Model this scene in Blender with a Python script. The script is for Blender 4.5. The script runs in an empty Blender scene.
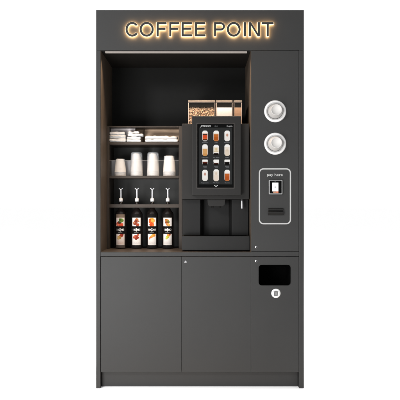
import bpy, bmesh, math, random
from mathutils import Vector, Matrix, noise
R = math.radians
PI = math.pi
SC = bpy.context.scene
COL = SC.collection
K = 0.006          # metres per photo pixel on the cabinet's front plane
D = 3.9            # camera distance to the front plane
CZ = 1.1304         # camera height

def S(d): return (D + d) / D
def X(px, d=0.0): return (px - 200) * K * S(d)
def Z(py, d=0.0): return CZ + (200 - py) * K * S(d)

def lin(c):
    if isinstance(c, str):
        c = [int(c[i:i + 2], 16) / 255 for i in (0, 2, 4)]
    return tuple(((v / 12.92) if v <= .04045 else ((v + .055) / 1.055) ** 2.4) for v in c)

# ---------------------------------------------------------------- materials
def mat(name, col, rough=.5, spec=.3, metal=0., emit=None, es=0., bump=0., bscale=200., var=0., vscale=6., coat=0., alpha=1., trans=0., stretch=None):
    m = bpy.data.materials.new(name); m.use_nodes = True
    nt = m.node_tree; b = nt.nodes['Principled BSDF']
    c = (*col, 1)
    b.inputs['Base Color'].default_value = c
    b.inputs['Roughness'].default_value = rough
    b.inputs['Specular IOR Level'].default_value = spec
    b.inputs['Metallic'].default_value = metal
    b.inputs['Coat Weight'].default_value = coat
    b.inputs['Alpha'].default_value = alpha
    b.inputs['Transmission Weight'].default_value = trans
    if emit:
        b.inputs['Emission Color'].default_value = (*emit, 1)
        b.inputs['Emission Strength'].default_value = es
    tc = nt.nodes.new('ShaderNodeTexCoord')
    mp = nt.nodes.new('ShaderNodeMapping')
    nt.links.new(tc.outputs['Object'], mp.inputs[0])
    if stretch: mp.inputs['Scale'].default_value = stretch
    if var:
        n = nt.nodes.new('ShaderNodeTexNoise'); n.inputs['Scale'].default_value = vscale
        n.inputs['Detail'].default_value = 6
        nt.links.new(mp.outputs[0], n.inputs['Vector'])
        r = nt.nodes.new('ShaderNodeValToRGB')
        r.color_ramp.elements[0].position = .3; r.color_ramp.elements[1].position = .7
        r.color_ramp.elements[0].color = (*[v * (1 - var) for v in col], 1)
        r.color_ramp.elements[1].color = (*[min(1, v * (1 + var)) for v in col], 1)
        nt.links.new(n.outputs['Fac'], r.inputs[0])
        nt.links.new(r.outputs[0], b.inputs['Base Color'])
        rr = nt.nodes.new('ShaderNodeMapRange')
        rr.inputs['To Min'].default_value = max(0, rough - .06); rr.inputs['To Max'].default_value = min(1, rough + .06)
        nt.links.new(n.outputs['Fac'], rr.inputs['Value']); nt.links.new(rr.outputs[0], b.inputs['Roughness'])
    if bump:
        n2 = nt.nodes.new('ShaderNodeTexNoise'); n2.inputs['Scale'].default_value = bscale; n2.inputs['Detail'].default_value = 4
        nt.links.new(mp.outputs[0], n2.inputs['Vector'])
        bp = nt.nodes.new('ShaderNodeBump'); bp.inputs['Strength'].default_value = bump; bp.inputs['Distance'].default_value = .001
        nt.links.new(n2.outputs['Fac'], bp.inputs['Height']); nt.links.new(bp.outputs[0], b.inputs['Normal'])
    return m

def wood(name, c1, c2, rough=.5, grain=(3, 3, 60), spec=.16):
    m = bpy.data.materials.new(name); m.use_nodes = True
    nt = m.node_tree; b = nt.nodes['Principled BSDF']
    tc = nt.nodes.new('ShaderNodeTexCoord'); mp = nt.nodes.new('ShaderNodeMapping')
    mp.inputs['Scale'].default_value = grain
    nt.links.new(tc.outputs['Object'], mp.inputs[0])
    n = nt.nodes.new('ShaderNodeTexNoise'); n.inputs['Scale'].default_value = 2.2; n.inputs['Detail'].default_value = 8; n.inputs['Distortion'].default_value = .4
    nt.links.new(mp.outputs[0], n.inputs['Vector'])
    r = nt.nodes.new('ShaderNodeValToRGB')
    r.color_ramp.elements[0].position = .3; r.color_ramp.elements[1].position = .72
    r.color_ramp.elements[0].color = (*c1, 1); r.color_ramp.elements[1].color = (*c2, 1)
    nt.links.new(n.outputs['Fac'], r.inputs[0]); nt.links.new(r.outputs[0], b.inputs['Base Color'])
    b.inputs['Roughness'].default_value = rough; b.inputs['Specular IOR Level'].default_value = spec
    bp = nt.nodes.new('ShaderNodeBump'); bp.inputs['Strength'].default_value = .15; bp.inputs['Distance'].default_value = .001
    nt.links.new(n.outputs['Fac'], bp.inputs['Height']); nt.links.new(bp.outputs[0], b.inputs['Normal'])
    return m

def clear_mat(name, col, opacity, rough=.1):
    """clear plastic: mostly see-through, a thin milky body and a gloss"""
    m = bpy.data.materials.new(name); m.use_nodes = True
    nt = m.node_tree; nt.nodes.remove(nt.nodes['Principled BSDF'])
    out = nt.nodes['Material Output']
    t = nt.nodes.new('ShaderNodeBsdfTransparent')
    df = nt.nodes.new('ShaderNodeBsdfDiffuse'); df.inputs[0].default_value = (*col, 1)
    gl = nt.nodes.new('ShaderNodeBsdfGlossy'); gl.inputs['Roughness'].default_value = rough
    fr = nt.nodes.new('ShaderNodeFresnel'); fr.inputs[0].default_value = 1.45
    m1 = nt.nodes.new('ShaderNodeMixShader'); m1.inputs[0].default_value = opacity
    nt.links.new(t.outputs[0], m1.inputs[1]); nt.links.new(df.outputs[0], m1.inputs[2])
    m2 = nt.nodes.new('ShaderNodeMixShader')
    sc = nt.nodes.new('ShaderNodeMath'); sc.operation = 'MULTIPLY'; sc.inputs[1].default_value = .6 if opacity > .1 else .12
    nt.links.new(fr.outputs[0], sc.inputs[0]); nt.links.new(sc.outputs[0], m2.inputs[0])
    nt.links.new(m1.outputs[0], m2.inputs[1]); nt.links.new(gl.outputs[0], m2.inputs[2])
    nt.links.new(m2.outputs[0], out.inputs[0])
    return m

def print_mat(name, emit=0., rough=.4, spec=.3):
    m = bpy.data.materials.new(name); m.use_nodes = True
    nt = m.node_tree; b = nt.nodes['Principled BSDF']
    a = nt.nodes.new('ShaderNodeAttribute'); a.attribute_name = 'Print'
    if emit:
        b.inputs['Base Color'].default_value = (0.001, 0.001, 0.001, 1)
        nt.links.new(a.outputs['Color'], b.inputs['Emission Color']); b.inputs['Emission Strength'].default_value = emit
    else:
        nt.links.new(a.outputs['Color'], b.inputs['Base Color'])
    b.inputs['Roughness'].default_value = rough; b.inputs['Specular IOR Level'].default_value = spec
    return m

M = {}
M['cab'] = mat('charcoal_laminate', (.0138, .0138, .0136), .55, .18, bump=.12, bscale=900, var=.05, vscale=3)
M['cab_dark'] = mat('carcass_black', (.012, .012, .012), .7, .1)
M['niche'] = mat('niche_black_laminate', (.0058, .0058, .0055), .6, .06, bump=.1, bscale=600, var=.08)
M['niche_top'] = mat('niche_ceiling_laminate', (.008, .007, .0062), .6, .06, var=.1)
M['wood'] = wood('walnut_veneer', (.30, .205, .135), (.50, .36, .25), .5, (3, 3, 40))
M['wood_v'] = wood('walnut_veneer_upright', (.012, .0092, .0072), (.027, .021, .0165), .5, (30, 30, 2.2))
M['wood_lin'] = wood('walnut_lining', (.026, .0195, .0145), (.056, .042, .031), .55, (30, 30, 2.2), .12)
M['niche_low'] = mat('rack_back_laminate', (.028, .028, .027), .6, .14, var=.06)
M['wood_h'] = wood('walnut_veneer_level', (.013, .010, .008), (.028, .022, .0175), .5, (2.2, 30, 30))
M['mach'] = mat('machine_black_plastic', (.0055, .0051, .0047), .5, .15, bump=.15, bscale=1200, var=.04)
M['mach_dk'] = mat('machine_recess_plastic', (.0048, .0047, .0046), .5, .11, bump=.1, bscale=1200)
M['mach_tray'] = mat('machine_tray_plastic', (.0045, .0044, .0042), .45, .15, bump=.1, bscale=1200)
M['trim'] = mat('display_trim', (.026, .023, .021), .4, .2)
M['glass_blk'] = mat('black_screen_glass', (.002, .002, .002), .3, .01)
M['cup_pl'] = mat('white_cup_card', (.31, .30, .29), .5, .2)
M['white_pl'] = mat('white_plastic', (.41, .405, .40), .4, .3)
M['paper'] = mat('white_paper', (.29, .287, .285), .75, .15, bump=.15, bscale=300, var=.04, vscale=40)
M['paper_rim'] = mat('paper_cup_rim', (.60, .57, .53), .7, .15)
M['cloth'] = mat('white_napkin_paper', (.33, .325, .32), .9, .05, bump=.9, bscale=260, var=.05, vscale=50)
M['clear'] = clear_mat('clear_acrylic', (.6, .6, .62), .006)
M['clear_cup'] = clear_mat('clear_plastic_cup', (.54, .55, .56), .28, .15)
M['clear_can'] = clear_mat('clear_canister', (.5, .42, .34), .004, .1)
M['frost'] = mat('frosted_acrylic', (.60, .55, .55), .5, .2, var=.06, vscale=30)
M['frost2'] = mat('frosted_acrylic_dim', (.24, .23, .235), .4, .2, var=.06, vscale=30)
M['edge'] = clear_mat('acrylic_edge', (.5, .5, .5), .09)
M['silver'] = mat('brushed_silver', (.36, .36, .365), .35, .5, .8)
M['silver_dim'] = mat('matt_silver', (.17, .17, .17), .45, .3, .2)
M['chrome'] = mat('chrome', (.48, .48, .49), .12, .5, 1.)
M['pump'] = mat('white_pump_plastic', (.36, .36, .37), .3, .5)
M['bottle'] = mat('dark_syrup_bottle', (.006, .0045, .004), .22, .3)
M['tan'] = mat('hopper_lid_tan', (.080, .062, .048), .4, .4, var=.15, vscale=50)
M['copper'] = mat('hopper_edge_copper', (.19, .15, .125), .4, .3, 0.)
M['hblack'] = mat('hopper_black_band', (.0012, .0012, .0012), .8, .01)
M['powder'] = mat('milk_powder', (.30, .29, .275), .95, .05, bump=.6, bscale=400, var=.03, vscale=60)
M['cocoa'] = mat('cocoa_powder', (.17, .10, .06), .95, .05, bump=.6, bscale=400, var=.15, vscale=60)
M['line'] = mat('white_printed_line', (.23, .23, .226), .5, .2)
M['text'] = mat('white_lettering', (.28, .28, .275), .5, .2)
M['letter'] = mat('sign_letter_black', (.014, .014, .013), .5, .12)
M['halo_rim'] = mat('sign_acrylic_rim', (.5, .45, .35), .4, .2, emit=(1., .80, .55), es=1.3)
M['halo'] = mat('sign_led_back', (.8, .7, .5), .5, .1, emit=(1., .60, .26), es=120)
M['led'] = mat('led_strip_diffuser', (.12, .108, .10), .5, .1, emit=(1., .86, .76), es=.10)
M['icon_grey'] = mat('bin_icon_grey', (.05, .05, .05), .5, .2)
M['stk'] = mat('sticker_white', (.45, .45, .445), .5, .2)
M['bin'] = mat('bin_black', (.0012, .0012, .0012), .8, .01)
M['floor'] = mat('white_floor', (.93, .93, .93), .8, .1, bump=.02, bscale=40)
M['scr_white'] = mat('lit_white_screen', (.1, .1, .1), .3, .2, emit=(1, 1, 1), es=.85)
M['scr_grey'] = mat('lit_screen_grey', (.01, .01, .01), .3, .2, emit=(.5, .52, .55), es=.5)
M['scr_red'] = mat('lit_screen_orange', (.1, .05, .03), .3, .2, emit=(.75, .14, .05), es=.7)
M['scr_tan'] = mat('lit_screen_tan', (.1, .05, .03), .3, .2, emit=(.35, .17, .10), es=.8)
M['scr_bg'] = mat('lit_screen_dark', (.003, .003, .003), .4, .01, emit=(.019, .020, .020), es=1.)
M['scr_txt'] = mat('lit_screen_text', (.01, .01, .01), .4, .1, emit=(.8, .8, .8), es=.8)
M['print'] = print_mat('printed_label', spec=.02, rough=.5)
M['scr_icon'] = print_mat('lit_screen_picture', 1.0, spec=0.)

def bean_mat():
    m = bpy.data.materials.new('roasted_beans'); m.use_nodes = True
    nt = m.node_tree; b = nt.nodes['Principled BSDF']
    g = nt.nodes.new('ShaderNodeNewGeometry'); r = nt.nodes.new('ShaderNodeValToRGB')
    e = r.color_ramp.elements
    e[0].color = (.07, .034, .017, 1); e[1].color = (.33, .22, .14, 1)
    e.new(.45).color = (.20, .115, .064, 1)
    nt.links.new(g.outputs['Random Per Island'], r.inputs[0]); nt.links.new(r.outputs[0], b.inputs['Base Color'])
    b.inputs['Roughness'].default_value = .6; b.inputs['Specular IOR Level'].default_value = .2
    return m
M['bean'] = bean_mat()

# ---------------------------------------------------------------- object helpers
def link(name, bm, m, parent=None, bev=0., smooth=False, seg=2, angle=30):
    me = bpy.data.meshes.new(name)
    bmesh.ops.recalc_face_normals(bm, faces=bm.faces[:])
    bm.to_mesh(me); bm.free()
    for x in (m if isinstance(m, (list, tuple)) else [m]):
        me.materials.append(x)
    o = bpy.data.objects.new(name, me); COL.objects.link(o)
    if parent: o.parent = parent; o.matrix_parent_inverse = Matrix()
    if smooth:
        for p in me.polygons: p.use_smooth = True
    if bev:
        mod = o.modifiers.new('Bevel', 'BEVEL'); mod.width = bev; mod.segments = seg
        mod.limit_method = 'ANGLE'; mod.angle_limit = R(angle)
    return o

def place(o, parent):
    """give a part its parent, keeping its world place (all roots only translate)"""
    o.parent = parent
    return o

def thing(name, label, cat, loc=(0, 0, 0), group=None):
    o = bpy.data.objects.new(name, None); COL.objects.link(o)
    o.empty_display_size = .05
    o.location = loc; o['label'] = label; o['category'] = cat
    if group: o['group'] = group
    return o

def tag(o, label, cat, group=None):
    o['label'] = label; o['category'] = cat
    if group: o['group'] = group
    return o

def box(bm, x0, x1, y0, y1, z0, z1, mi=0):
    v = [bm.verts.new(p) for p in ((x0, y0, z0), (x1, y0, z0), (x1, y1, z0), (x0, y1, z0), (x0, y0, z1), (x1, y0, z1), (x1, y1, z1), (x0, y1, z1))]
    for f in ((0, 1, 5, 4), (1, 2, 6, 5), (2, 3, 7, 6), (3, 0, 4, 7), (4, 5, 6, 7), (3, 2, 1, 0)):
        bm.faces.new([v[i] for i in f]).material_index = mi

def bx(name, x0, x1, y0, y1, z0, z1, m, parent=None, bev=.0012, **kw):
    bm = bmesh.new(); box(bm, x0, x1, y0, y1, z0, z1)
    return link(name, bm, m, parent, bev, **kw)

def lathe(bm, prof, c=(0, 0, 0), axis='Z', n=40, mi=0):
    """prof: list of (radius, height) along the axis; axis 'Y' points to the viewer for negative values"""
    rings = []
    for r, h in prof:
        ring = []
        if r < 1e-6:
            p = (c[0], c[1], c[2] + h) if axis == 'Z' else (c[0], c[1] + h, c[2])
            ring = [bm.verts.new(p)]
        else:
            for i in range(n):
                a = 2 * PI * i / n
                if axis == 'Z': p = (c[0] + r * math.cos(a), c[1] + r * math.sin(a), c[2] + h)
                else: p = (c[0] + r * math.cos(a), c[1] + h, c[2] + r * math.sin(a))
                ring.append(bm.verts.new(p))
        rings.append(ring)
    for a, b in zip(rings, rings[1:]):
        for i in range(n):
            j = (i + 1) % n
            if len(a) == 1 and len(b) == 1: continue
            if len(a) == 1: f = bm.faces.new((a[0], b[i], b[j]))
            elif len(b) == 1: f = bm.faces.new((a[i], a[j], b[0]))
            else: f = bm.faces.new((a[i], a[j], b[j], b[i]))
            f.material_index = mi; f.smooth = True

def rrect(x0, x1, z0, z1, r, n=8):
    pts = []
    for cx, cz, a0 in ((x1 - r, z1 - r, 0), (x0 + r, z1 - r, 90), (x0 + r, z0 + r, 180), (x1 - r, z0 + r, 270)):
        for i in range(n + 1):
            a = R(a0 + 90 * i / n)
            pts.append((cx + r * math.cos(a), cz + r * math.sin(a)))
    return pts

def plate(bm, outer, holes, y0, y1, mi=0):
    """flat plate in the XZ plane with holes, from y0 (front) to y1"""
    es = []
    for loop in [outer] + holes:
        v = [bm.verts.new((p[0], y0, p[1])) for p in loop]
        for i in range(len(v)): es.append(bm.edges.new((v[i], v[(i + 1) % len(v)])))
    r = bmesh.ops.triangle_fill(bm, edges=es, use_beauty=True, use_dissolve=False)
    fs = [g for g in r['geom'] if isinstance(g, bmesh.types.BMFace)]
    e = bmesh.ops.extrude_face_region(bm, geom=fs)
    bmesh.ops.translate(bm, verts=[g for g in e['geom'] if isinstance(g, bmesh.types.BMVert)], vec=(0, y1 - y0, 0))
    for f in bm.faces: f.material_index = mi

def prism(bm, pts, z0, z1):
    a = [bm.verts.new((p[0], p[1], z0)) for p in pts]; b = [bm.verts.new((p[0], p[1], z1)) for p in pts]
    bm.faces.new(a); bm.faces.new(b[::-1])
    for i in range(len(pts)):
        j = (i + 1) % len(pts); bm.faces.new((a[i], a[j], b[j], b[i]))

def tube(bm, pts, r, n=10):
    prev = None
    for i, p in enumerate(pts):
        p = Vector(p)
        t = (Vector(pts[min(i + 1, len(pts) - 1)]) - Vector(pts[max(i - 1, 0)])).normalized()
        up = Vector((1, 0, 0)) if abs(t.x) < .9 else Vector((0, 0, 1))
        u = t.cross(up).normalized(); w = t.cross(u)
        rr = r[i] if isinstance(r, (list, tuple)) else r
        ring = [bm.verts.new(p + u * rr * math.cos(2 * PI * k / n) + w * rr * math.sin(2 * PI * k / n)) for k in range(n)]
        if prev:
            for k in range(n):
                bm.faces.new((prev[k], prev[(k + 1) % n], ring[(k + 1) % n], ring[k])).smooth = True
        else: bm.faces.new(ring)
        prev = ring
    bm.faces.new(prev[::-1])

def text_mesh(name, body, x, z, y, height, m, parent=None, width=None, ext=.0002, off=0., align='CENTER', shear=0.):
    """lettering standing in the XZ plane; height = cap height; front face at y"""
    cu = bpy.data.curves.new(name, 'FONT'); cu.body = body; cu.size = 1
    cu.align_x = align; cu.extrude = 0.0; cu.offset = off; cu.shear = shear; cu.resolution_u = 6
    t = bpy.data.objects.new('tmp', cu); COL.objects.link(t)
    me0 = bpy.data.meshes.new_from_object(t.evaluated_get(bpy.context.evaluated_depsgraph_get()))
    bpy.data.objects.remove(t); bpy.data.curves.remove(cu)
    xs = [v.co.x for v in me0.vertices]; 
    capm = CAP
    s = height / capm
    sx = s if width is None else width / (max(xs) - min(xs))
    mid = (max(xs) + min(xs)) / 2 if align == 'CENTER' else (min(xs) if align == 'LEFT' else max(xs))
    bm = bmesh.new(); bm.from_mesh(me0); bpy.data.meshes.remove(me0)
    for v in bm.verts:
        v.co = Vector((x + (v.co.x - mid) * sx, y, z + v.co.y * s))
    if ext:
        e = bmesh.ops.extrude_face_region(bm, geom=bm.faces[:])
        bmesh.ops.translate(bm, verts=[g for g in e['geom'] if isinstance(g, bmesh.types.BMVert)], vec=(0, ext, 0))
    return link(name, bm, m, parent)

def glyph(body):
    cu = bpy.data.curves.new('g', 'FONT'); cu.body = body; cu.size = 1
    t = bpy.data.objects.new('tmp', cu); COL.objects.link(t)
    me0 = bpy.data.meshes.new_from_object(t.evaluated_get(bpy.context.evaluated_depsgraph_get()))
    bpy.data.objects.remove(t); bpy.data.curves.remove(cu)
    bm = bmesh.new(); bm.from_mesh(me0); bpy.data.meshes.remove(me0)
    return bm
_b = glyph('H'); CAP = max(v.co.y for v in _b.verts); _b.free()

def print_patch(name, u0, u1, v0, v1, nu, nv, func, mapper, m, parent):
    """a printed sheet: small faces, each with the ink colour it has"""
    bm = bmesh.new()
    lay = bm.loops.layers.float_color.new('Print')
    grid = {}
    def vert(i, j):
        if (i, j) not in grid:
            grid[(i, j)] = bm.verts.new(mapper(u0 + (u1 - u0) * i / nu, v0 + (v1 - v0) * j / nv))
        return grid[(i, j)]
    for j in range(nv):
        for i in range(nu):
            c = func(u0 + (u1 - u0) * (i + .5) / nu, v0 + (v1 - v0) * (j + .5) / nv)
            if c is None: continue
            f = bm.faces.new((vert(i, j), vert(i + 1, j), vert(i + 1, j + 1), vert(i, j + 1)))
            f.smooth = True
            for l in f.loops: l[lay] = (*c, 1)
    return link(name, bm, m, parent)

def copy_tree(o, parent=None):
    c = o.copy(); COL.objects.link(c)
    if parent: c.parent = parent
    for ch in [q for q in COL.objects if q.parent == o]: copy_tree(ch, c)
    return c

# ---------------------------------------------------------------- world, floor, lights, camera
W = bpy.data.worlds.new('World'); SC.world = W; W.use_nodes = True
W.node_tree.nodes['Background'].inputs[0].default_value = (1, 1, 1, 1)
W.node_tree.nodes['Background'].inputs[1].default_value = 1.07

bm = bmesh.new()
v = [bm.verts.new(p) for p in ((-60, -30, 0), (60, -30, 0), (60, 90, 0), (-60, 90, 0))]; bm.faces.new(v)
fl = link('floor', bm, M['floor']); fl['kind'] = 'structure'

def area(name, loc, target, size, power, col=(1, 1, 1), sy=None):
    l = bpy.data.lights.new(name, 'AREA'); l.size = size; l.energy = power; l.color = col
    if sy: l.shape = 'RECTANGLE'; l.size_y = sy
    o = bpy.data.objects.new(name, l); COL.objects.link(o); o.location = loc
    o.rotation_euler = (Vector(target) - Vector(loc)).to_track_quat('-Z', 'Y').to_euler()
    return o
area('key_softbox', (-2.7, -3.9, 3.0), (0, 0, 1.0), .7, 200)
area('added_low_fill', (-1.3, -2.6, .45), (-.25, 0, .1), 1.0, 118)  # added fill with no visible source; lightens the lower left doors
area('added_floor_fill', (1.5, 3.2, 6.0), (1.2, 1.6, 0), 3.0, 420)  # added unseen lamp that washes the cabinet's shadow off the floor

cam = bpy.data.cameras.new('camera'); co = bpy.data.objects.new('camera', cam); COL.objects.link(co)
co.location = (0, -D, CZ); co.rotation_euler = (R(90), 0, 0)
cam.sensor_width = 36; cam.lens = 36 * D / (400 * K); cam.clip_end = 500
SC.camera = co
SC.view_settings.view_transform = 'Standard'; SC.view_settings.look = 'None'
SC.view_settings.exposure = 0; SC.view_settings.gamma = 1

# ================================================================ CABINET
cab = thing('vending_cabinet', 'tall charcoal self-service coffee cabinet with open lit niche and three lower doors', 'cabinet', (0, 0, 0))
XL, XR = X(96.1), X(303.9)
NL, NR = -.5975, .3078          # niche carcass limits
NZ0, NZ1 = Z(252.4), Z(50.3)
BACK = .60
bx('header_panel', XL, XR, 0, BACK, NZ1, Z(10), M['cab'], cab)
bx('side_panel', XL, NL, 0, BACK, 0, NZ1 - .0006, M['cab'], cab, bev=.0012)
bx('side_panel', X(299.15), XR, 0, BACK, 0, NZ1 - .0006, M['cab'], cab, bev=.0012)
bx('back_panel', XL + .003, XR - .003, BACK + .0005, BACK + .008, .01, Z(10) - .003, M['cab_dark'], cab)
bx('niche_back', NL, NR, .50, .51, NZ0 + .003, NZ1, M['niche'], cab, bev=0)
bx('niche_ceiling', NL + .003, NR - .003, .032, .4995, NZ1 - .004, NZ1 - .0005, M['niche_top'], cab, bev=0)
bx('niche_lining', NL + .0003, NL + .0028, .004, .4995, NZ0 + .003, NZ1 - .0006, M['wood_lin'], cab, bev=0)
bx('niche_lining', NR - .0028, NR - .0003, .004, .4995, NZ0 + .003, NZ1 - .0006, M['wood_lin'], cab, bev=0)
bm = bmesh.new()
plate(bm, [(NL + .0005, Z(256.35)), (X(298.85), Z(256.35)), (X(298.85), Z(251.65)), (NR + .0009, Z(251.65)), (NR + .0009, NZ0), (NL + .0005, NZ0)], [], .0015, .60)
link('counter_rail', bm, M['cab'], cab, bev=.001)
bx('niche_floor', NL + .0003, NR - .0003, .003, .4995, NZ0 + .0003, NZ0 + .0028, M['wood_h'], cab, bev=.0006)
# carcass behind doors
bm = bmesh.new()
box(bm, NL + .002, X(252.2), .022, .58, Z(372.4), Z(256.5))
box(bm, X(252.2) + .0005, X(299), .25, .58, Z(372.4), Z(256.5))
box(bm, X(297.5), X(299), .022, .249, Z(372.4), Z(256.5))
box(bm, NR + .001, X(299), .12, .58, NZ0 + .004, NZ1 - .002)
link('carcass', bm, M['cab_dark'], cab)
bx('plinth', NL + .003, X(298.8), .040, .058, .0005, Z(372.5), M['cab'], cab, bev=.001)
DZ0, DZ1 = Z(372.2), Z(256.7)

def lock(px, py, parent):
    x, z = X(px), Z(py)
    bm = bmesh.new()
    lathe(bm, [(0, -.0035), (.0052, -.0035), (.0068, -.0025), (.0078, 0), (.0078, .006)], (x, 0, z), 'Y', 24, 0)
    o = link('lock', bm, M['chrome'], parent)
    bm = bmesh.new()
    box(bm, -.0011, .0011, -.0002, .0, -.0036, .0036)
    bmesh.ops.rotate(bm, verts=bm.verts, cent=(0, 0, 0), matrix=Matrix.Rotation(R(35), 3, 'Y'))
    lathe(bm, [(0, -.0003), (.0036, -.0003), (.0036, 0)], (.0016, 0, -.0008), 'Y', 16, 0)
    bmesh.ops.translate(bm, verts=bm.verts, vec=(x, -.0034, z))
    # keyhole is cut into the same lock
    k = link('lock', bm, M['hblack'])
    me = o.data
    b2 = bmesh.new(); b2.from_mesh(me); n = len(b2.faces)
    b2.from_mesh(k.data); b2.faces.ensure_lookup_table()
    for f in b2.faces[n:]: f.material_index = 1
    b2.to_mesh(me); b2.free(); me.materials.append(M['hblack'])
    bpy.data.objects.remove(k)
    return o

d1 = bx('door', X(100.95), X(181.25), 0, .019, DZ0, DZ1, M['cab'], cab, bev=.0009)
d2 = bx('door', X(181.5), X(250.9), 0, .019, DZ0, DZ1, M['cab'], cab, bev=.0009)
lock(185.6, 262, d2)
# waste door with its rounded opening
hole = rrect(X(258.6), X(290.9), Z(285.5), Z(264.8), 3.2 * K)
bm = bmesh.new()
x0, x1 = X(251.15), X(298.75)
plate(bm, [(x0, DZ0), (x1, DZ0), (x1, DZ1), (x0, DZ1)], [hole[::-1]], 0, .019)
d3 = link('waste_door', bm, M['cab'], cab, bev=.0012, angle=60)
lock(256.1, 261, d3)
bm = bmesh.new()
h2 = rrect(X(258.6) - .0005, X(290.9) + .0005, Z(285.5) - .0005, Z(264.8) + .0005, 3.3 * K)
a = [bm.verts.new((p[0], .0185, p[1])) for p in h2]; b = [bm.verts.new((p[0], .2, p[1] - .03)) for p in h2]
for i in range(len(a)):
    j = (i + 1) % len(a); bm.faces.new((a[i], a[j], b[j], b[i]))
bm.faces.new(b)
link('waste_chute', bm, M['bin'], d3)
bm = bmesh.new(); ho = rrect(X(258.1), X(291.4), Z(286.1), Z(264.3), 3.6 * K); plate(bm, ho, [hole[::-1]], -.0006, .0002)
link('opening_trim', bm, M['cab'], d3)
# bin sticker
bm = bmesh.new(); lathe(bm, [(0, -.0006), (4.6 * K, -.0006), (4.6 * K, .0004)], (X(275.9), 0, Z(293.3)), 'Y', 40)
st = link('bin_sticker', bm, [M['stk'], M['icon_grey']], d3)
b2 = bmesh.new(); b2.from_mesh(st.data)
cx, cz = X(275.9), Z(293.3)
def flat(bm, pts, y, mi):
    f = bm.faces.new([bm.verts.new((cx + p[0] * K, y, cz + p[1] * K)) for p in pts]); f.material_index = mi
flat(b2, [(-2.3, 1.5), (2.3, 1.5), (2.3, 2.2), (-2.3, 2.2)], -.0009, 1)
flat(b2, [(-.8, 2.1), (.8, 2.1), (.8, 2.6), (-.8, 2.6)], -.0009, 1)
flat(b2, [(-1.7, -2.7), (1.7, -2.7), (2.0, 1.2), (-2.0, 1.2)], -.0009, 1)
for q in (-.8, 0, .8):
    flat(b2, [(q - .09, -2.1), (q + .09, -2.1), (q + .10, .9), (q - .10, .9)], -.0012, 0)
b2.to_mesh(st.data); b2.free()

# service column with cup wells and payment field
px0, px1 = NR + .0009, X(298.75)
pz0, pz1 = Z(251.3), Z(50.6)
wells = [(X(275.2), Z(111.3)), (X(275.2), Z(143.7))]
bm = bmesh.new()
plate(bm, [(px0, pz0), (px1, pz0), (px1, pz1), (px0, pz1)],
      [[(wx + .056 * math.cos(-2 * PI * i / 48), wz + .056 * math.sin(-2 * PI * i / 48)) for i in range(48)] for wx, wz in wells], 0, .019)
sp = link('service_panel', bm, M['cab'], cab, bev=.0012, angle=60)
lock(256.1, 247, sp)
bx('niche_side', NR - .0002, NR + .0008, .002, .5, NZ0, NZ1 - .0008, M['cab'], cab, bev=0)
for i, (wx, wz) in enumerate(wells):
    bm = bmesh.new()
    lathe(bm, [(.0462, .10), (.0462, .000), (.0485, -.0015), (.0510, -.0042), (.0530, -.0070), (.0552, -.0095), (.0600, -.0088), (.0640, -.005), (.0662, -.0005), (.0662, .0005), (.0555, .0006), (.0555, .10)], (wx, 0, wz), 'Y', 64)
    link('cup_dispenser', bm, M['white_pl'], cab)
    if i == 0: label = 'white cup base poking out of the upper round dispenser'
    else: label = 'white cup base poking out of the lower round dispenser, above the payment field'
    bm = bmesh.new()   # cup lying along Y, base towards the viewer; origin at base
    lathe(bm, [(0, .004), (.0285, .004), (.0292, .0008), (.0305, 0), (.0322, .0010), (.0325, .004), (.0452, .060), (.0453, .095), (.0456, .096), (.0457, .098), (.0452, .1), (.0395, .0985), (.0300, .0075), (0, .0075)], (0, 0, 0), 'Y', 56)
    c = link('paper_cup', bm, M['cup_pl'])
    c.location = (wx + .001, -.060, wz + .0015)
    tag(c, label, 'cup', 'cups in the round wall dispensers')

bm = bmesh.new()
plate(bm, rrect(X(258.8), X(291), Z(224.3), Z(168.3), 4.6 * K), [rrect(X(260.0), X(289.8), Z(223.1), Z(169.5), 3.5 * K)[::-1]], -.0006, .0002)
link('payment_outline', bm, M['line'], sp)
text_mesh('lettering', 'pay here', X(274.9), Z(176.0), -.0006, 2.5 * K, M['text'], sp, width=15.6 * K)
# card terminal
tm = thing('tmp', '', '') ; COL.objects.unlink(tm); bpy.data.objects.remove(tm)
bm = bmesh.new(); plate(bm, rrect(X(268.7), X(282.1), Z(194.3), Z(179.9), .9 * K), [], -.014, .0005)
pt = link('card_terminal', bm, M['silver_dim'], cab, bev=.001)
bm = bmesh.new(); plate(bm, rrect(X(269.5), X(281.3), Z(193.5), Z(180.7), .5 * K), [], -.0146, -.0139)
ps = link('terminal_glass', bm, M['glass_blk'], pt)
bm = bmesh.new()
def rect(bm, a, b, c, d, y, mi):
    f = bm.faces.new([bm.verts.new(q) for q in ((X(a), y, Z(d)), (X(b), y, Z(d)), (X(b), y, Z(c)), (X(a), y, Z(c)))]); f.material_index = mi
rect(bm, 272, 278.1, 182.7, 191.4, -.0149, 0)
rect(bm, 275.9, 278.1, 191.4, 193.1, -.0149, 2); rect(bm, 272.9, 275.7, 191.6, 193.1, -.0149, 3)
rect(bm, 274.1, 276, 186.1, 186.5, -.0151, 1); rect(bm, 274.1, 276, 187.7, 188.1, -.0151, 1); rect(bm, 274.6, 275.5, 186.8, 187.4, -.0151, 1)
for q in range(3): rect(bm, 274.4 + q * .5, 274.6 + q * .5, 181.5, 181.8, -.0149, 1)
link('terminal_screen', bm, [M['scr_white'], M['scr_grey'], M['scr_red'], M['scr_tan']], pt)
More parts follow.
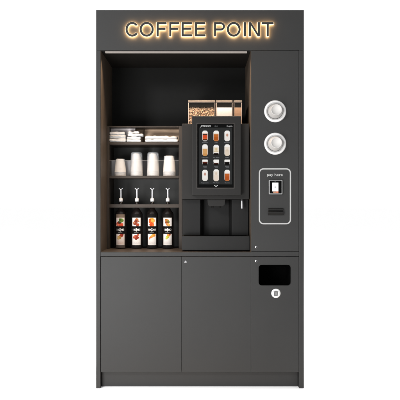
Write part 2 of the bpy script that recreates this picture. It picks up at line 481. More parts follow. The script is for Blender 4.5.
# bill slot: a sloped lip under a thin mouth
bm = bmesh.new()
sx0, sx1 = X(268.2), X(283.2)
prof = [(.0005, Z(208.2)), (-.012, Z(208.8)), (-.012, Z(210.3)), (-.002, Z(210.5)), (-.002, Z(211.3)), (-.020, Z(211.6)), (-.020, Z(212.8)), (-.006, Z(215.2)), (.0005, Z(215.2))]
va = [bm.verts.new((sx0, p[0], p[1])) for p in prof]; vb = [bm.verts.new((sx1, p[0], p[1])) for p in prof]
bm.faces.new(va); bm.faces.new(vb[::-1])
for i in range(len(prof)):
    j = (i + 1) % len(prof); bm.faces.new((va[i], va[j], vb[j], vb[i]))
link('payment_slot', bm, M['mach_tray'], cab, bev=.0006)
# LED strip under the header
ls = bx('light_strip', X(105.2, .01), X(247.0, .01), .010, .028, Z(52.75, .01), Z(51.25, .01), M['led'], cab, bev=0)
l = bpy.data.lights.new('niche_strip_lamp', 'AREA'); l.shape = 'RECTANGLE'; l.size = X(247.0) - X(105.2); l.size_y = .014
l.energy = 12.0; l.color = (1, .76, .55); l.spread = R(75)
lo = bpy.data.objects.new('niche_strip_lamp', l); COL.objects.link(lo)
lo.location = ((X(105.2, .03) + X(247.0, .03)) / 2, .019, Z(53.0, .01) - .001)

# ================================================================ SIGN
sg = thing('illuminated_sign', 'backlit dark letters reading COFFEE POINT glowing warm on the charcoal header', 'sign', (X(199), 0, Z(37.5)))
LH, LW, GR = 14.15, 2.0, .27
def arc(cx, cy, rx, ry, a0, a1, n=28):
    return [(cx + rx * math.cos(R(a0 + (a1 - a0) * i / n)), cy + ry * math.sin(R(a0 + (a1 - a0) * i / n))) for i in range(n + 1)]
def letter_shape(ch, W_):
    """outline and holes, counter-clockwise, in photo pixels above the baseline"""
    w, H = LW, LH
    if ch == 'I': return [(0, 0), (W_, 0), (W_, H), (0, H)], []
    if ch == 'F': return [(0, 0), (w, 0), (w, 6.6), (W_ - 1.1, 6.6), (W_ - 1.1, 6.6 + w), (w, 6.6 + w), (w, H - w), (W_, H - w), (W_, H), (0, H)], []
    if ch == 'E': return [(0, 0), (W_, 0), (W_, w), (w, w), (w, 6.7), (W_ - .8, 6.7), (W_ - .8, 6.7 + w), (w, 6.7 + w), (w, H - w), (W_ - .25, H - w), (W_ - .25, H), (0, H)], []
    if ch == 'T': return [(W_ / 2 - w / 2, 0), (W_ / 2 + w / 2, 0), (W_ / 2 + w / 2, H - w), (W_, H - w), (W_, H), (0, H), (0, H - w), (W_ / 2 - w / 2, H - w)], []
    if ch == 'N': return [(0, 0), (w, 0), (w, H - 3.0), (W_ - w - .15, 0), (W_, 0), (W_, H), (W_ - w, H), (W_ - w, 3.0), (w + .15, H), (0, H)], []
    if ch == 'O':
        o = arc(W_ / 2, H / 2, W_ / 2, H / 2 + .25, 0, 360, 64)[:-1]
        return o, [arc(W_ / 2, H / 2, W_ / 2 - w - .1, H / 2 + .25 - w, 0, 360, 64)[:-1]]
    if ch == 'C':
        rx = W_ / 2 + .35
        return arc(rx, H / 2, rx, H / 2 + .25, 36, 324, 56) + arc(rx, H / 2, rx - w - .1, H / 2 + .25 - w, 320, 40, 56), []
    if ch == 'P':
        y0_ = 5.9; ry = (H - y0_) / 2; cy = y0_ + ry; rx = 4.3
        o = [(0, 0), (w, 0), (w, y0_)] + arc(W_ - rx, cy, rx, ry, -90, 90, 24) + [(0, H)]
        h = [(w, y0_ + w)] + arc(W_ - rx, cy, rx - w, ry - w, -90, 90, 24) + [(w, H - w)]
        return o, [h]
def grow(pts, o):
    out = []; n = len(pts)
    for i in range(n):
        p0, p1, p2 = Vector(pts[i - 1]), Vector(pts[i]), Vector(pts[(i + 1) % n])
        a = (p1 - p0).normalized(); b = (p2 - p1).normalized()
        n1 = Vector((a.y, -a.x)); n2 = Vector((b.y, -b.x)); m_ = n1 + n2
        m_ = m_ / max(.35, m_.length_squared / 2)
        out.append(tuple(p1 + m_ * o))
    return out
for ch, xa, xb in (('C', 125.5, 138.2), ('O', 139.6, 153.7), ('F', 156.7, 166.6), ('F', 169.2, 179.1), ('E', 181.7, 192.2), ('E', 195.0, 205.5),
                   ('P', 214.0, 225.0), ('O', 226.8, 240.6), ('I', 243.9, 243.9 + LW), ('N', 248.9, 259.9), ('T', 261.9, 273.6)):
    o, hs_ = letter_shape(ch, xb - xa)
    def tr(pts): return [(X(xa + p[0], -.018) - X(199), Z(36.35 - p[1], -.018) - Z(37.5)) for p in pts]
    bm = bmesh.new(); plate(bm, tr(o), [tr(h)[::-1] for h in hs_], -.0200, -.0150)
    lt = link('letter', bm, M['letter'], sg, .0006, angle=50); lt['label'] = 'dark letter %s lit from behind' % ch
    bm = bmesh.new(); plate(bm, tr(grow(o, GR)), [tr(grow(h, -GR))[::-1] for h in hs_], -.0148, -.0120)
    bm.normal_update()
    bmesh.ops.recalc_face_normals(bm, faces=bm.faces[:])
    for f in bm.faces: f.material_index = 1 if f.normal.y > .5 else 0
    link('letter_light', bm, [M['halo_rim'], M['halo']], lt)

# ================================================================ SHELF UNIT
UF, UB = .24, .47
ux0, ux1, ux2, ux3 = NL + .0032, X(109.3, UF), X(178.8, UF), X(182.3, UF)
fz = NZ0 + .003
un = thing('shelf_unit', 'brown wooden shelf rack with napkins, cups and syrup bottles beside the coffee machine', 'shelf', ((ux0 + ux3) / 2, UF, fz))
def up(name, x0, x1, y0, y1, z0, z1, m, bev=.001):
    L = un.location
    return bx(name, x0 - L.x, x1 - L.x, y0 - L.y, y1 - L.y, z0 - L.z, z1 - L.z, m, un, bev)
uz = Z(126.0, UF)
up('side_panel', ux0, ux1, UF, UB, fz, uz, M['wood_v'])
up('side_panel', ux2, ux3, UF, UB, fz, uz, M['wood_v'])
s1 = (Z(144.7, UF), Z(142.2, UF)); s2 = (Z(178.3, UF), Z(175.8, UF)); s3 = (Z(207.6, UF), Z(204.3, UF))
up('top_board', ux1 + .0003, ux2 - .0003, UF + .001, UB, uz - .009, uz, M['wood_h'])
up('shelf', ux1 + .0003, ux2 - .0003, UF + .001, UB, *s1, M['wood_h'])
up('shelf', ux1 + .0003, ux2 - .0003, UF + .001, UB, *s2, M['wood_h'])
# third shelf has an opening for each bottle neck
BY = .282
bxs = [X(120.9, BY), X(136.9, BY), X(152.3, BY), X(167.8, BY)]
bm = bmesh.new(); L = un.location
zz = (s3[0] - L.z, s3[1] - L.z); hw = .015
box(bm, ux1 + .0003 - L.x, ux2 - .0003 - L.x, UF + .001 - L.y, BY - hw - L.y, *zz)
box(bm, ux1 + .0003 - L.x, ux2 - .0003 - L.x, BY + hw - L.y, UB - L.y, *zz)
edges = [ux1 + .0003] + [q for c in bxs for q in (c - hw, c + hw)] + [ux2 - .0003]
for i in range(0, len(edges), 2):
    box(bm, edges[i] - L.x, edges[i + 1] - L.x, BY - hw - L.y, BY + hw - L.y, *zz)
bmesh.ops.remove_doubles(bm, verts=bm.verts, dist=.00001)
link('shelf', bm, M['wood_h'], un)
up('back_board', ux1 + .0003, ux2 - .0003, .36, .37, s1[1] + .0003, uz - .0095, M['wood'], 0)
up('divider', X(143.6, .34), X(143.6, .34) + .0035, .335, .3595, s1[1] + .0003, uz - .0095, M['wood_lin'])
up('lower_back_board', ux1 + .0003, ux2 - .0003, UB - .012, UB - .002, fz, s1[0] - .0005, M['niche_low'], 0)
# acrylic
g = up('clear_guard', ux1 + .001, ux2 - .001, UF + .004, UF + .0065, s2[1] + .0003, Z(160.4, UF), M['clear'], 0)
e = bx('guard_edge', ux1 + .001 - L.x, ux2 - .001 - L.x, .0035, .007, Z(160.4, UF) - L.z, Z(160.0, UF) - L.z, M['edge'], g, 0)

ac = bx('acrylic_sheet', 0, X(135.3, .312) - ux1 - .001, 0, .003, 0, Z(127.8, .312) - s1[1] - .003, M['frost'], None, .0005)
ac.location = (ux1 + .0006, .312, s1[1] + .0004)
tag(ac, 'frosted grey acrylic sheet standing behind the left napkins', 'acrylic sheet')
ac2 = bx('acrylic_sheet', 0, X(133.5, .34) - ux1 - .001, 0, .003, 0, Z(160.4, .34) - s2[1] - .001, M['frost2'], None, .0005)
ac2.location = (ux1 + .0006, .34, s2[1] + .0004)
tag(ac2, 'dim grey acrylic sheet standing behind the shortest cup stack', 'acrylic sheet')

# ---------------------------------------------------------------- napkins
def napkin(w, dep, h, seed, loc, label, group, rot=0., layers=3):
    random.seed(seed)
    bm = bmesh.new()
    nx, nz, ny = 26, 10, 14
    # rounded slab: cross-section in YZ swept along X
    rings = []
    sec = []
    m_ = 40
    for k in range(m_):
        a = 2 * PI * k / m_
        cs, sn = math.cos(a), math.sin(a)
        yy = dep / 2 * (abs(cs) ** .38) * (1 if cs > 0 else -1)
        z_ = h / 2 * (abs(sn) ** .5) * (1 if sn > 0 else -1)
        sec.append((yy, z_))
    for i in range(nx + 1):
        t = i / nx
        xx = (t - .5) * w
        endf = 1 - .16 * max(0, abs(2 * t - 1) - .86) / .14
        ring = []
        for (yy, z_) in sec:
            nv = noise.noise(Vector((xx * 34 + seed * 7, yy * 22, z_ * 60))) + .5 * noise.noise(Vector((xx * 95 + seed * 3, yy * 60, z_ * 170)))
            fold = math.sin((z_ / h + .5) * layers * 2 * PI) * .0011 if abs(yy) > dep * .38 else 0
            y2 = yy * endf + (fold if yy < 0 else -fold) + nv * .0046
            z2 = z_ * (endf if abs(2 * t - 1) > .86 else 1) + nv * (.0058 if z_ > 0 else 0)
            x2 = xx + .003 * noise.noise(Vector((z_ * 130, yy * 9, seed)))
            ring.append(bm.verts.new((x2, y2, h / 2 + max(-h / 2, z2))))
        rings.append(ring)
    for a, b in zip(rings, rings[1:]):
        for k in range(m_):
            bm.faces.new((a[k], a[(k + 1) % m_], b[(k + 1) % m_], b[k])).smooth = True
    bm.faces.new(rings[0]); bm.faces.new(rings[-1][::-1])
    o = link('folded_napkin', bm, M['cloth'])
    o.location = loc; o.rotation_euler.z = R(rot)
    tag(o, label, 'napkin', group)
    return o
ny = .278
sh = s1[1] + .0006
gA = 'white folded napkins on the top shelf'
wA = X(126.3, ny) - X(109.8, ny); cA = (X(126.3, ny) + X(109.8, ny)) / 2
hh = [.024, .024, .021]
lab = ['bottom napkin of the left pile on the top shelf', 'middle napkin of the left pile on the top shelf', 'topmost napkin of the left pile, against the left upright']
z_ = sh
for i, h in enumerate(hh):
    napkin(wA - .004 * i, .060, h, 11 + i, (cA - .001 * i, ny + .002 * i, z_), lab[i], gA, rot=(0, .6, -1)[i], layers=2); z_ += h - .0003
wB = X(141.2, ny) - X(127.0, ny); cB = (X(141.2, ny) + X(127.0, ny)) / 2
z_ = sh
napkin(wB, .060, .019, 21, (cB, ny, z_), 'bottom napkin of the middle pile, beside the narrow gap', gA, layers=2); z_ += .0187
napkin(wB - .003, .060, .019, 22, (cB + .001, ny, z_), 'second napkin from the bottom of the middle pile', gA, layers=2); z_ += .0187
napkin(X(143.6, ny) - X(128.2, ny), .060, .019, 23, ((X(143.6, ny) + X(128.2, ny)) / 2, ny - .002, z_), 'rumpled third napkin of the middle pile jutting right', gA, layers=1); z_ += .0187
napkin(X(139.5, ny) - X(128.6, ny), .055, .014, 24, ((X(139.5, ny) + X(128.6, ny)) / 2, ny + .002, z_), 'small topmost napkin of the middle pile', gA, layers=1)
wC = X(178.0, ny) - X(145.4, ny); cC = (X(178.0, ny) + X(145.4, ny)) / 2
napkin(wC - .002, .07, .020, 31, (cC, ny, sh), 'wide flat napkin at the bottom of the right pile', gA, layers=2)
napkin(wC - .006, .07, .019, 32, (cC - .001, ny + .003, sh + .0197), 'wide flat napkin on top of the right pile', gA, rot=-.4, layers=2)

# ---------------------------------------------------------------- cups on the shelf
def cup_mesh(rb, rt, h, name='paper_cup', m=None):
    """upside-down cup: rim radius rb at z=0, base radius rt at z=h"""
    bm = bmesh.new()
    t = .0008
    lathe(bm, [(rb - .001, .0006), (rb + .0003, 0), (rb + .0008, .0012), (rb + .0007, .003), (rb, .0038), (rt + .0008, h - .003), (rt, h - .0005), (rt - .0016, h), (rt - .003, h - .0012), (rt - .0035, h - .005), (0, h - .005)], (0, 0, 0), 'Z', 44, 0)
    lathe(bm, [(rb - .001, .0006), (rb - t - .001, .004), (rt - .002, h - .007), (0, h - .007)], (0, 0, 0), 'Z', 44, 0)
    return link(name, bm, m or M['paper'])
CY = .298
ordn = ['first', 'second', 'third', 'fourth', 'fifth', 'sixth', 'seventh', 'eighth']
def stack(px, rb, rt, h, total, n, desc, group):
    base = cup_mesh(rb, rt, h)
    step = (total - h) / (n - 1)
    for i in range(n):
        c = base if i == 0 else base.copy()
        if i: COL.objects.link(c)
        c.location = (X(px, CY), CY, s2[1] + .0008 + i * step); c.rotation_euler.z = R(37 * i)
        pos = 'topmost' if i == n - 1 else ('bottom' if i == 0 else ordn[i] + ' from the bottom')
        tag(c, '%s upside-down white paper cup in %s' % (pos, desc), 'cup', group)
stack(120.3, .0368, .0290, .088, .110, 5, 'the leftmost and shortest stack', 'cups of the leftmost stack')
stack(136.6, .0382, .0265, .118, .143, 5, 'the stack second from the left', 'cups of the second stack')
stack(153.1, .0382, .0265, .118, .143, 5, 'the stack third from the left', 'cups of the third stack')
stack(169.4, .0400, .0345, .104, .129, 6, 'the rightmost stack', 'cups of the rightmost stack')
for px, w in ((136.6, 'second'), (153.1, 'third')):
    bm = bmesh.new()
    lathe(bm, [(.0405, 0), (.0415, .001), (.0402, .003), (.0385, .100), (.0368, .142), (.0345, .1495), (.0300, .1525), (0, .1530)], (0, 0, 0), 'Z', 44)
    c = link('plastic_cup', bm, M['clear_cup'])
    c.location = (X(px, CY), CY, s2[1] + .0008)
    tag(c, 'tall clear plastic cup turned over the %s stack from the left' % w, 'cup', 'clear plastic cups over the paper cups')

# ---------------------------------------------------------------- bottles
BR = .0370
def seg_d(px, py, a, b):
    ax, ay = a; bx_, by = b
    vx, vy = bx_ - ax, by - ay
    t = max(0, min(1, ((px - ax) * vx + (py - ay) * vy) / (vx * vx + vy * vy + 1e-12)))
    return math.hypot(px - ax - t * vx, py - ay - t * vy)
def mix(a, b, t): return tuple(x * (1 - t) + y * t for x, y in zip(a, b))
# glyph strokes in a unit box for the date in the label's middle
DIG = {'1': [((.2, .7), (.5, 1)), ((.5, 1), (.5, 0))],
       '8': [((.15, .75), (.5, 1)), ((.5, 1), (.85, .75)), ((.85, .75), (.15, .25)), ((.15, .75), (.85, .25)), ((.15, .25), (.5, 0)), ((.5, 0), (.85, .25))],
       '3': [((.1, 1), (.85, .9)), ((.85, .9), (.4, .55)), ((.4, .55), (.9, .3)), ((.9, .3), (.1, 0))]}
def label_func(kind):
    white = lin('efe9e4') if kind else lin('dccfc6')
    white = tuple(v * .50 for v in white)
    blk = lin('0b0a0a'); band = lin('55493f') if kind == 0 else lin('0f0e0d')
    low = lin('3d3835') if kind == 0 else lin('141313')
    A = {0: [(.30, 223.8, .19, '9c3322'), (.58, 225.0, .20, 'b5442c'), (.45, 222.3, .15, '3a3326'), (.62, 220.4, .19, '5f7a33'), (.50, 219.6, .12, '3f5724'), (.22, 224.9, .12, 'c76a50')],
         1: [(.55, 219.8, .15, '9a5b35'), (.45, 221.6, .15, '6e2f22'), (.35, 223.4, .17, '7c3828'), (.62, 224.8, .15, '93402a'), (.25, 222.8, .10, 'a9714f'), (.72, 221.3, .08, 'a4633f')],
         2: [(.48, 220.6, .26, 'd9822e'), (.36, 221.6, .17, 'c9531f'), (.60, 221.3, .15, 'e39b45'), (.48, 224.5, .20, 'c4481e'), (.28, 219.5, .1, 'a6532a'), (.62, 225.4, .1, 'd56b2d')],
         3: [(.42, 220.6, .18, 'b1713a'), (.55, 221.8, .14, '6f6a2e'), (.38, 222.6, .13, '7a4326'), (.50, 224.4, .14, 'c47c46'), (.64, 224.9, .12, 'd9a355'), (.33, 219.4, .08, '8a5a30')]}[kind]
    B = {0: [(.62, 235.4, .17, '9d3a2a'), (.40, 237.5, .17, 'a57f45'), (.30, 238.5, .11, 'c8a56c'), (.74, 234.5, .1, '7e2c20')],
         1: [(.42, 236.4, .15, '9c4432'), (.28, 237.4, .13, 'b0573f'), (.60, 237.6, .14, '8c3324'), (.66, 234.9, .11, 'a8523a'), (.48, 238.8, .11, '7b2c20')],
         2: [(.70, 235.2, .15, 'df8a35'), (.52, 236.3, .13, 'e0973f'), (.36, 237.4, .10, 'd1702c'), (.26, 238.8, .06, 'c9743a')],
         3: [(.62, 235.0, .15, 'd98c3f'), (.48, 237.2, .13, 'a9b23a'), (.40, 238.3, .10, 'c9c455'), (.72, 234.4, .08, 'a4502c')]}[kind]
    def f(u, py):
        c = None
        if py < 217.8: c = band if py > 214.3 else blk
        elif py < 226.2: c = white
        elif py < 234: c = blk
        elif py < 245.2: c = white
        elif py < 247.6: c = low
        else: c = blk
        if c is white and (u < .05 or u > .95): c = blk
        blobs = A if 218 < py < 226.2 else (B if 234 < py < 245.2 else [])
        if c is white:
            for cx_, cy_, r_, h_ in blobs:
                dx = (u - cx_) * 8.8; dy = (py - cy_)
                n_ = noise.noise(Vector((u * 14 + kind * 9, py * 1.6, cx_ * 30)))
                dd = math.hypot(dx, dy) + n_ * .35
                if dd < r_ * 8.8 * 1.2:
                    k = lin(h_); lt = .75 + .7 * max(0, noise.noise(Vector((u * 25, py * 3, cy_)))) + .25 * (dy < -.3) 
                    c = tuple(min(1, q * lt * .62) for q in k)
        if 226.6 < py < 233.6:
            x_ = (u - .5) * 8.8; y_ = 229.7 - py
            ink = lin('c9c6c2')
            hit = abs(math.hypot(x_, y_) - 1.05) < .16 and abs(x_) > .3
            hit = hit or (abs(x_) < .13 and abs(y_) < 1.7)
            for ch, gx in (('1', -3.55), ('8', -2.35), ('8', 1.5), ('3', 2.65)):
                gy = -.85
                for a, b in DIG[ch]:
                    if seg_d(x_, y_, (gx + a[0] * .9, gy + a[1] * 1.7), (gx + b[0] * .9, gy + b[1] * 1.7)) < .14: hit = True
            if 2.6 < -y_ < 2.85 and abs(x_) < 2.0 and int((x_ + 9) * 5) % 3: hit = True; ink = lin('8a8784')
            if hit: c = ink
        # fine print lines on the white lower field
        if 241.0 < py < 244.4 and c is white and .18 < u < .82:
            q = (py - 241.0) % 1.15
            if q < .32 and noise.noise(Vector((u * 60, int(py * 1.0) * 7.3, kind))) > -.22:
                c = mix(white, lin('8b4a3a') if kind == 0 else lin('777777'), .6)
        return c
    return f
bot_lab = ['syrup bottle with red berry and green leaf label, leftmost of four', 'syrup bottle with dark brown nut pictures on its white label, second from left',
           'syrup bottle with bright orange fruit picture label, third from left', 'syrup bottle with small tan and yellow-green fruit label, rightmost of four']
bgrp = 'black syrup bottles with pumps under the third shelf'
proto = None
def bottle_parts(kind, root):
    H0 = fz
    bm = bmesh.new()
    zsh = Z(211.6, BY) - H0; zn = Z(208.6, BY) - H0; ztop = Z(202.6, BY) - H0
    lathe(bm, [(0, .002), (BR - .006, .0), (BR - .001, .003), (BR, .008), (BR, zsh - .018), (BR - .003, zsh - .007), (BR - .012, zsh + .004), (.0165, zn), (.0130, zn + .008), (.0120, ztop - .003), (.0122, ztop), (0, ztop)], (0, 0, 0), 'Z', 48)
    link('bottle_body', bm, M['bottle'], root)
    # pump
    zc0, zc1 = Z(201.6, BY) - H0, Z(198.2, BY) - H0; zt = Z(188.4, BY) - H0
    bm = bmesh.new()
    lathe(bm, [(0, ztop + .0002), (.0065, ztop + .0002), (.0065, zc0 - .0002), (0, zc0 - .0002)], (0, 0, 0), 'Z', 24)
    link('neck_seal', bm, M['hblack'], root)
    bm = bmesh.new()
    lathe(bm, [(0, zc0), (.0118, zc0), (.0128, zc0 + .002), (.0126, zc1 - .005), (.0105, zc1 - .001), (.0055, zc1), (0, zc1)], (0, 0, 0), 'Z', 32)
    pc = link('pump_collar', bm, M['pump'], root)
    bm = bmesh.new()
    lathe(bm, [(0, zc1 - .001), (.0056, zc1 - .001), (.0048, zt - .008), (.0050, zt - .003), (0, zt - .002)], (0, 0, 0), 'Z', 20)
    link('pump_stem', bm, M['pump'], root)
    bm = bmesh.new()
    for s_ in (-1, 1):
        tube(bm, [(0, 0, zt - .009), (s_ * .0045, -.001, zt - .0055), (s_ * .0088, -.002, zt - .001), (s_ * .0128, -.003, zt + .0012)], [.0046, .0037, .0029, .0024], 10)
    tube(bm, [(0, 0, zt - .006), (0, -.012, zt - .004), (0, -.024, zt - .007), (0, -.028, zt - .011)], [.003, .0024, .0020, .0018], 10)
    link('pump_head', bm, M['pump'], root)
    # curved label
    amax = math.asin(4.4 * K * S(BY - BR) / BR)
    kk = K * S(BY - BR * .8)
    def mp(u, py):
        a = (u - .5) * 2 * amax
        r = BR + .0004
        return (r * math.sin(a), -r * math.cos(a), CZ + (200 - py) * kk - H0)
    print_patch('label', 0, 1, 247.9, 213.6, 44, 150, label_func(kind), mp, M['print'], root)
for i in range(4):
    rt_ = thing('syrup_bottle', bot_lab[i], 'bottle', (bxs[i], BY, fz + .0002), bgrp)
    bottle_parts(i, rt_)

# ================================================================ COFFEE MACHINE
ML, MR = X(182.0, .06), .3005
cm = thing('coffee_machine', 'black touchscreen coffee machine with bean canisters on top, in the niche', 'coffee machine', (.095, .25, NZ0 + .003))
CL = cm.location
def off(o):
    """parts are built in world measures, then shifted under the machine"""
    o.data.transform(Matrix.Translation(-Vector(CL))); return o
hz1, hz0 = Z(123.7, .06), Z(199.4, .06)
hs = off(bx('housing', ML, MR, .06, .455, hz0, hz1, M['mach'], cm, .003))
bm = bmesh.new()
ty1 = Z(236.0, .035)
prism(bm, [(ML + .001, .115), (X(200.3, .115), .115), (X(203.6, .2), .2), (X(228.6, .2), .2), (X(231.8, .115), .115), (MR - .001, .115), (MR - .001, .455), (ML + .001, .455)], NZ0 + .012, hz0 - .0005)
off(link('lower_body', bm, M['mach_dk'], cm, bev=.002))
# door frame carrying the display
bz0, bz1 = Z(195.4, .018), Z(115.9, .018)
bl, br = X(192.0, .018), X(241.0, .018)
s0 = (X(197.2, .018), X(233.8, .018), Z(187.8, .018), Z(123.6, .018))
bm = bmesh.new()
plate(bm, [(bl, bz0), (br, bz0), (br, bz1), (bl, bz1)], [[(s0[0], s0[2]), (s0[0], s0[3]), (s0[1], s0[3]), (s0[1], s0[2])]], .018, .0595)
bz = off(link('display_frame', bm, M['mach'], cm, bev=.0028, angle=60, seg=3))
bm = bmesh.new()
c0 = (X(196.6, .018), X(234.5, .018), Z(188.5, .018), Z(122.9, .018))
plate(bm, rrect(c0[0], c0[1], c0[2], c0[3], .002, 3), [rrect(s0[0] + .0002, s0[1] - .0002, s0[2] + .0002, s0[3] - .0002, .0008, 3)[::-1]], .0172, .0185)
off(link('frame_trim', bm, M['trim'], bz))
scg = off(bx('touchscreen', s0[0] + .0004, s0[1] - .0004, .0195, .03, s0[2] + .0004, s0[3] - .0004, M['glass_blk'], cm, 0))
yS = .0192
def XS(px): return X(px, .018)
def ZS(py): return Z(py, .018)
bm = bmesh.new(); f = bm.faces.new([bm.verts.new(q) for q in ((XS(199.2), yS, ZS(184.4)), (XS(232.2), yS, ZS(184.4)), (XS(232.2), yS, ZS(127.6)), (XS(199.2), yS, ZS(127.6)))])
off(link('menu_background', bm, M['scr_bg'], scg))
def stext(body, px, py, h, w, al='CENTER', m='scr_txt', sh=0., of=0.):
    return off(text_mesh('screen_text', body, XS(px), ZS(py), yS - .0004, h * K, M[m], scg, width=w * K if w else None, ext=0, align=al, shear=sh, off=of))
stext('JETINNO', 200.2, 126.9, 1.55, 10.6, 'LEFT', sh=.25, of=.02)
stext('09:41', 216.2, 126.7, 1.1, 3.0, m='scr_grey')
stext('English', 232.4, 126.7, 1.2, 5.6, 'RIGHT')
cream, milk, foam = 'f4efe6', 'e9dccb', 'fbf8f4'
icons = [  # column, top, bottom, layers [(fraction from top, colour)], mark
    (0, 130.6, 141.2, [(0, foam), (.24, 'e8b9a6'), (.33, '1a0d0a'), (.42, 'd8502a'), (.72, 'e06a35'), (.82, '2b1310'), (.93, 'f0ede9')], None),
    (1, 130.6, 141.2, [(0, foam), (.26, 'f1e2cf'), (.34, 'c26a2b'), (.60, 'b35a20'), (.90, 'c97c42')], None),
    (2, 130.6, 141.2, [(0, foam), (.30, 'f5f0ea'), (.60, 'f2ece6')], ('b8692f', .42)),
    (0, 144.3, 155.9, [(0, foam), (.30, 'f6ecde'), (.38, 'd8a468'), (.80, 'cf9657')], None),
    (1, 144.8, 155.2, [(0, foam), (.26, 'ede0c8'), (.62, 'd9c7a5'), (.72, 'fbf8f4'), (.80, '18100c')], ('d9bb86', .42)),
    (2, 144.3, 155.9, [(0, foam), (.22, 'efe4d6'), (.5, 'e6d6c3')], ('dcc9b2', .5)),
    (0, 159.6, 164.8, [(0, 'fbf8f4'), (.34, 'e9e2dd'), (.42, '5b2217'), (.7, '160b08')], None),
    (1, 159.6, 164.8, [(0, foam), (.55, 'f0ece8'), (.66, '3a1e14'), (.8, '140b08')], None),
    (2, 159.6, 164.8, [(0, foam), (.38, 'd9d4d0'), (.44, '0c0807'), (.7, '0c0807')], None),
    (0, 169.8, 181.0, [(0, foam), (.34, 'f5f1ec'), (.7, 'f1ece6')], ('b4592c', .38)),
    (1, 169.3, 181.2, [(0, 'fdfbf8'), (.16, 'efe7dc'), (.5, 'ebdccd')], ('dcc6b0', .36)),
    (2, 169.8, 181.0, [(0, foam), (.24, 'f4e6da'), (.34, 'c4622a'), (.6, 'b85522'), (.88, 'c8743f')], None)]
caps = ['Americano', 'Latte', 'Macchiato', 'Cafe Latte', 'Flat White', 'Milk', 'Espresso', 'Ristretto', 'Black', 'Cappuccino', 'Milk Foam', 'Chocolate']
cw = [6.2, 2.8, 5.6, 6.6, 6.0, 3.2, 4.0, 4.2, 4.0, 7.6, 6.2, 5.0]
icx = [205.0, 216.2, 227.2]
for k, (c_, t_, b_, lay, mark) in enumerate(icons):
    hw_ = 2.75; small = (b_ - t_) < 7
    def func(u, v, t_=t_, b_=b_, lay=lay, mark=mark, small=small):
        hh_ = b_ - t_; y_ = v - t_
        wloc = hw_
        if small:
            wloc = hw_ * (1 - .10 * (y_ / hh_))
            cr = 1.2
            if y_ > hh_ - cr: wloc -= cr - math.sqrt(max(0, cr * cr - (y_ - hh_ + cr) ** 2))
            if y_ < .4: wloc -= .3
        else:
            r_ = 2.2
            if y_ < r_: wloc -= r_ - math.sqrt(max(0, r_ * r_ - (r_ - y_) ** 2))
            if y_ > hh_ - r_: wloc -= r_ - math.sqrt(max(0, r_ * r_ - (y_ - hh_ + r_) ** 2))
        if abs(u) > wloc: return None
        fr = y_ / hh_
        col = lay[0][1]
        for p_, q_ in lay:
            if fr >= p_: col = q_
        c = lin(col)
        e_ = abs(u) / hw_
        if e_ > .84: c = mix(c, lin('f3efea'), .7)         # glass wall of the pictured cup
        if mark:
            mh, mf = mark
            dd = math.hypot(u / 1.25, (fr - mf) * hh_ / 1.7)
            if dd < 1: c = mix(c, lin(mh), .85 * (1 - dd * dd * .6))
        return tuple(q * .9 for q in c)
    cxi = icx[c_]
    def mpp(u, v, cxi=cxi): return (XS(cxi + u), yS - .0004, ZS(v))
    off(print_patch('drink_picture', -hw_, hw_, b_, t_, 24, 44 if not small else 24, func, mpp, M['scr_icon'], scg))
    yb = [142.9, 157.9, 166.6, 183.2][k // 3]
    stext(caps[k], cxi, yb, .75, cw[k], m='scr_grey')
    if k // 3 == 2: stext('small', cxi, yb + 1.2, .6, 2.8, m='scr_grey')
# chevron
bm = bmesh.new()
for s_ in (-1, 1):
    f = bm.faces.new([bm.verts.new((XS(216 + s_ * a), yS - .0004, ZS(b))) for a, b in ((0, 186.9), (1.9, 185.6), (1.9, 184.9), (0, 186.0))])
off(link('menu_arrow', bm, M['scr_txt'], scg))
# spout
bm = bmesh.new()
pr = [(X(207.3, .07), hz0 + .001), (X(225.4, .07), hz0 + .001), (X(224.9, .07), Z(204.8, .07)), (X(222.8, .07), Z(206.4, .07)), (X(209.9, .07), Z(206.4, .07)), (X(207.8, .07), Z(204.8, .07))]
plate(bm, pr, [], .075, .15)
spt = off(link('spout', bm, M['mach'], cm, bev=.002))
for px in (212.5, 220.0):
    bm = bmesh.new(); lathe(bm, [(0, -.004), (.006, -.004), (.007, .006), (0, .006)], (X(px, .1), .105, Z(206.4, .07) - .0045), 'Z', 20)
    off(link('nozzle', bm, M['mach_dk'], spt))
# steam lever
bm = bmesh.new()
lx = X(241.9, .085)
tube(bm, [(lx, .085, hz0 + .002), (lx, .083, Z(201.5, .085)), (lx, .080, Z(205, .085)), (lx, .078, Z(208.3, .085)), (lx, .078, Z(208.8, .085))], [.0036, .0058, .0068, .0058, .003], 16)
off(link('hot_water_tap', bm, M['silver'], cm))
# drip tray
tz0 = Z(250.4, .035)
bm = bmesh.new()
box(bm, X(181.8, .035), .3015, .035, .1145, tz0, ty1)
dt = off(link('drip_tray', bm, M['mach_tray'], cm, bev=.0022))
bm = bmesh.new()
box(bm, ML + .012, MR - .012, .040, .110, ty1 + .0002, ty1 + .0012)
for i in range(22):
    xx = ML + .02 + i * (MR - ML - .04) / 21
    box(bm, xx - .003, xx + .003, .042, .108, ty1 + .00125, ty1 + .0018)
off(link('drip_grille', bm, M['hblack'], dt))
for px in (186.5, 244.5):
    for yy in (.075, .42):
        bm = bmesh.new(); lathe(bm, [(0, 0), (.010, 0), (.011, .0012), (.009, .012 if yy > .1 else tz0 - NZ0 - .0034), (0, .012 if yy > .1 else tz0 - NZ0 - .0034)], (X(px, .035), yy, NZ0 + .0032), 'Z', 20)
        off(link('foot', bm, M['hblack'], cm))
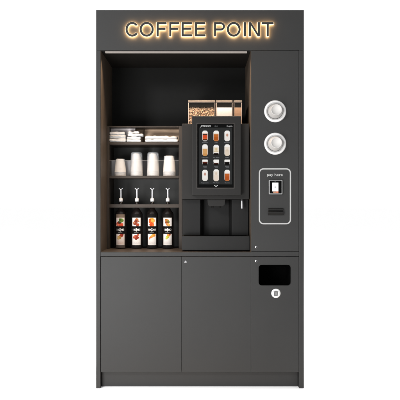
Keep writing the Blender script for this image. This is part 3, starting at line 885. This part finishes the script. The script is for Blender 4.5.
# canisters
HF, HBk = .10, .34
ct = Z(100.3, HF)
def canister(p0, p1, content, name, label):
    x0, x1 = X(p0, HF), X(p1, HF)
    bm = bmesh.new(); t = .0018
    zc = Z(102.6, HF)
    box(bm, x0, x0 + t, HF, HBk, hz1 + .0005, zc); box(bm, x1 - t, x1, HF, HBk, hz1 + .0005, zc)
    box(bm, x0 + t, x1 - t, HF, HF + t, hz1 + .0005, zc); box(bm, x0 + t, x1 - t, HBk - t, HBk, hz1 + .0005, zc)
    cn = off(link(name, bm, M['clear_can'], cm)); cn['label'] = label
    off(bx('lid', x0 - .0004, x1 + .0004, HF - .002, HBk + .002, zc + .0003, ct, M['tan'], cn, .001))
    off(bx('band', x0 + .0025, x1 - .0025, HF + .002, HBk - .003, Z(107.0, HF), zc - .0003, M['hblack'], cn, 0))
    bm = bmesh.new()
    bm.free()
    for a in (x0 - .0003, x1 - .0032): off(bx('corner_post', a, a + .0035, HF - .0008, HF + .003, hz1 + .0004, zc, M['copper'], cn, .0004))
    if content == 'beans':
        random.seed(4)
        bm = bmesh.new()
        box(bm, x0 + .006, x1 - .006, HF + .014, HBk - .006, hz1 + .001, Z(108.2, HF))
        tmp = bmesh.new(); bmesh.ops.create_icosphere(tmp, subdivisions=1, radius=1)
        vs = [v.co.copy() for v in tmp.verts]; fs = [[v.index for v in f.verts] for f in tmp.faces]; tmp.free()
        for i in range(1250):
            p = Vector((random.uniform(x0 + .007, x1 - .007), HF + random.uniform(.0065, .0125), random.uniform(hz1 + .005, Z(107.5, HF) - .001)))
            rm = Matrix.Rotation(random.uniform(0, 6.3), 3, 'Y') @ Matrix.Rotation(random.uniform(-.6, .6), 3, 'X')
            nv = [bm.verts.new(p + rm @ Vector((c.x * .0052, c.y * .0030, c.z * .0036))) for c in vs]
            for f in fs: bm.faces.new([nv[q] for q in f]).smooth = True
        bb = off(link('coffee_beans', bm, M['bean'], cn)); bb['kind'] = 'stuff'
    else:
        off(bx('powder', x0 + .003, x1 - .003, HF + .003, HBk - .004, hz1 + .001, Z(107.3, HF), M[content], cn, 0))
canister(188.3, 215.2, 'beans', 'bean_canister', 'widest canister, full of roasted coffee beans')
canister(216.1, 232.4, 'powder', 'powder_canister', 'canister of white milk powder')
canister(233.8, 241.9, 'cocoa', 'powder_canister', 'narrow canister of brown cocoa powder')
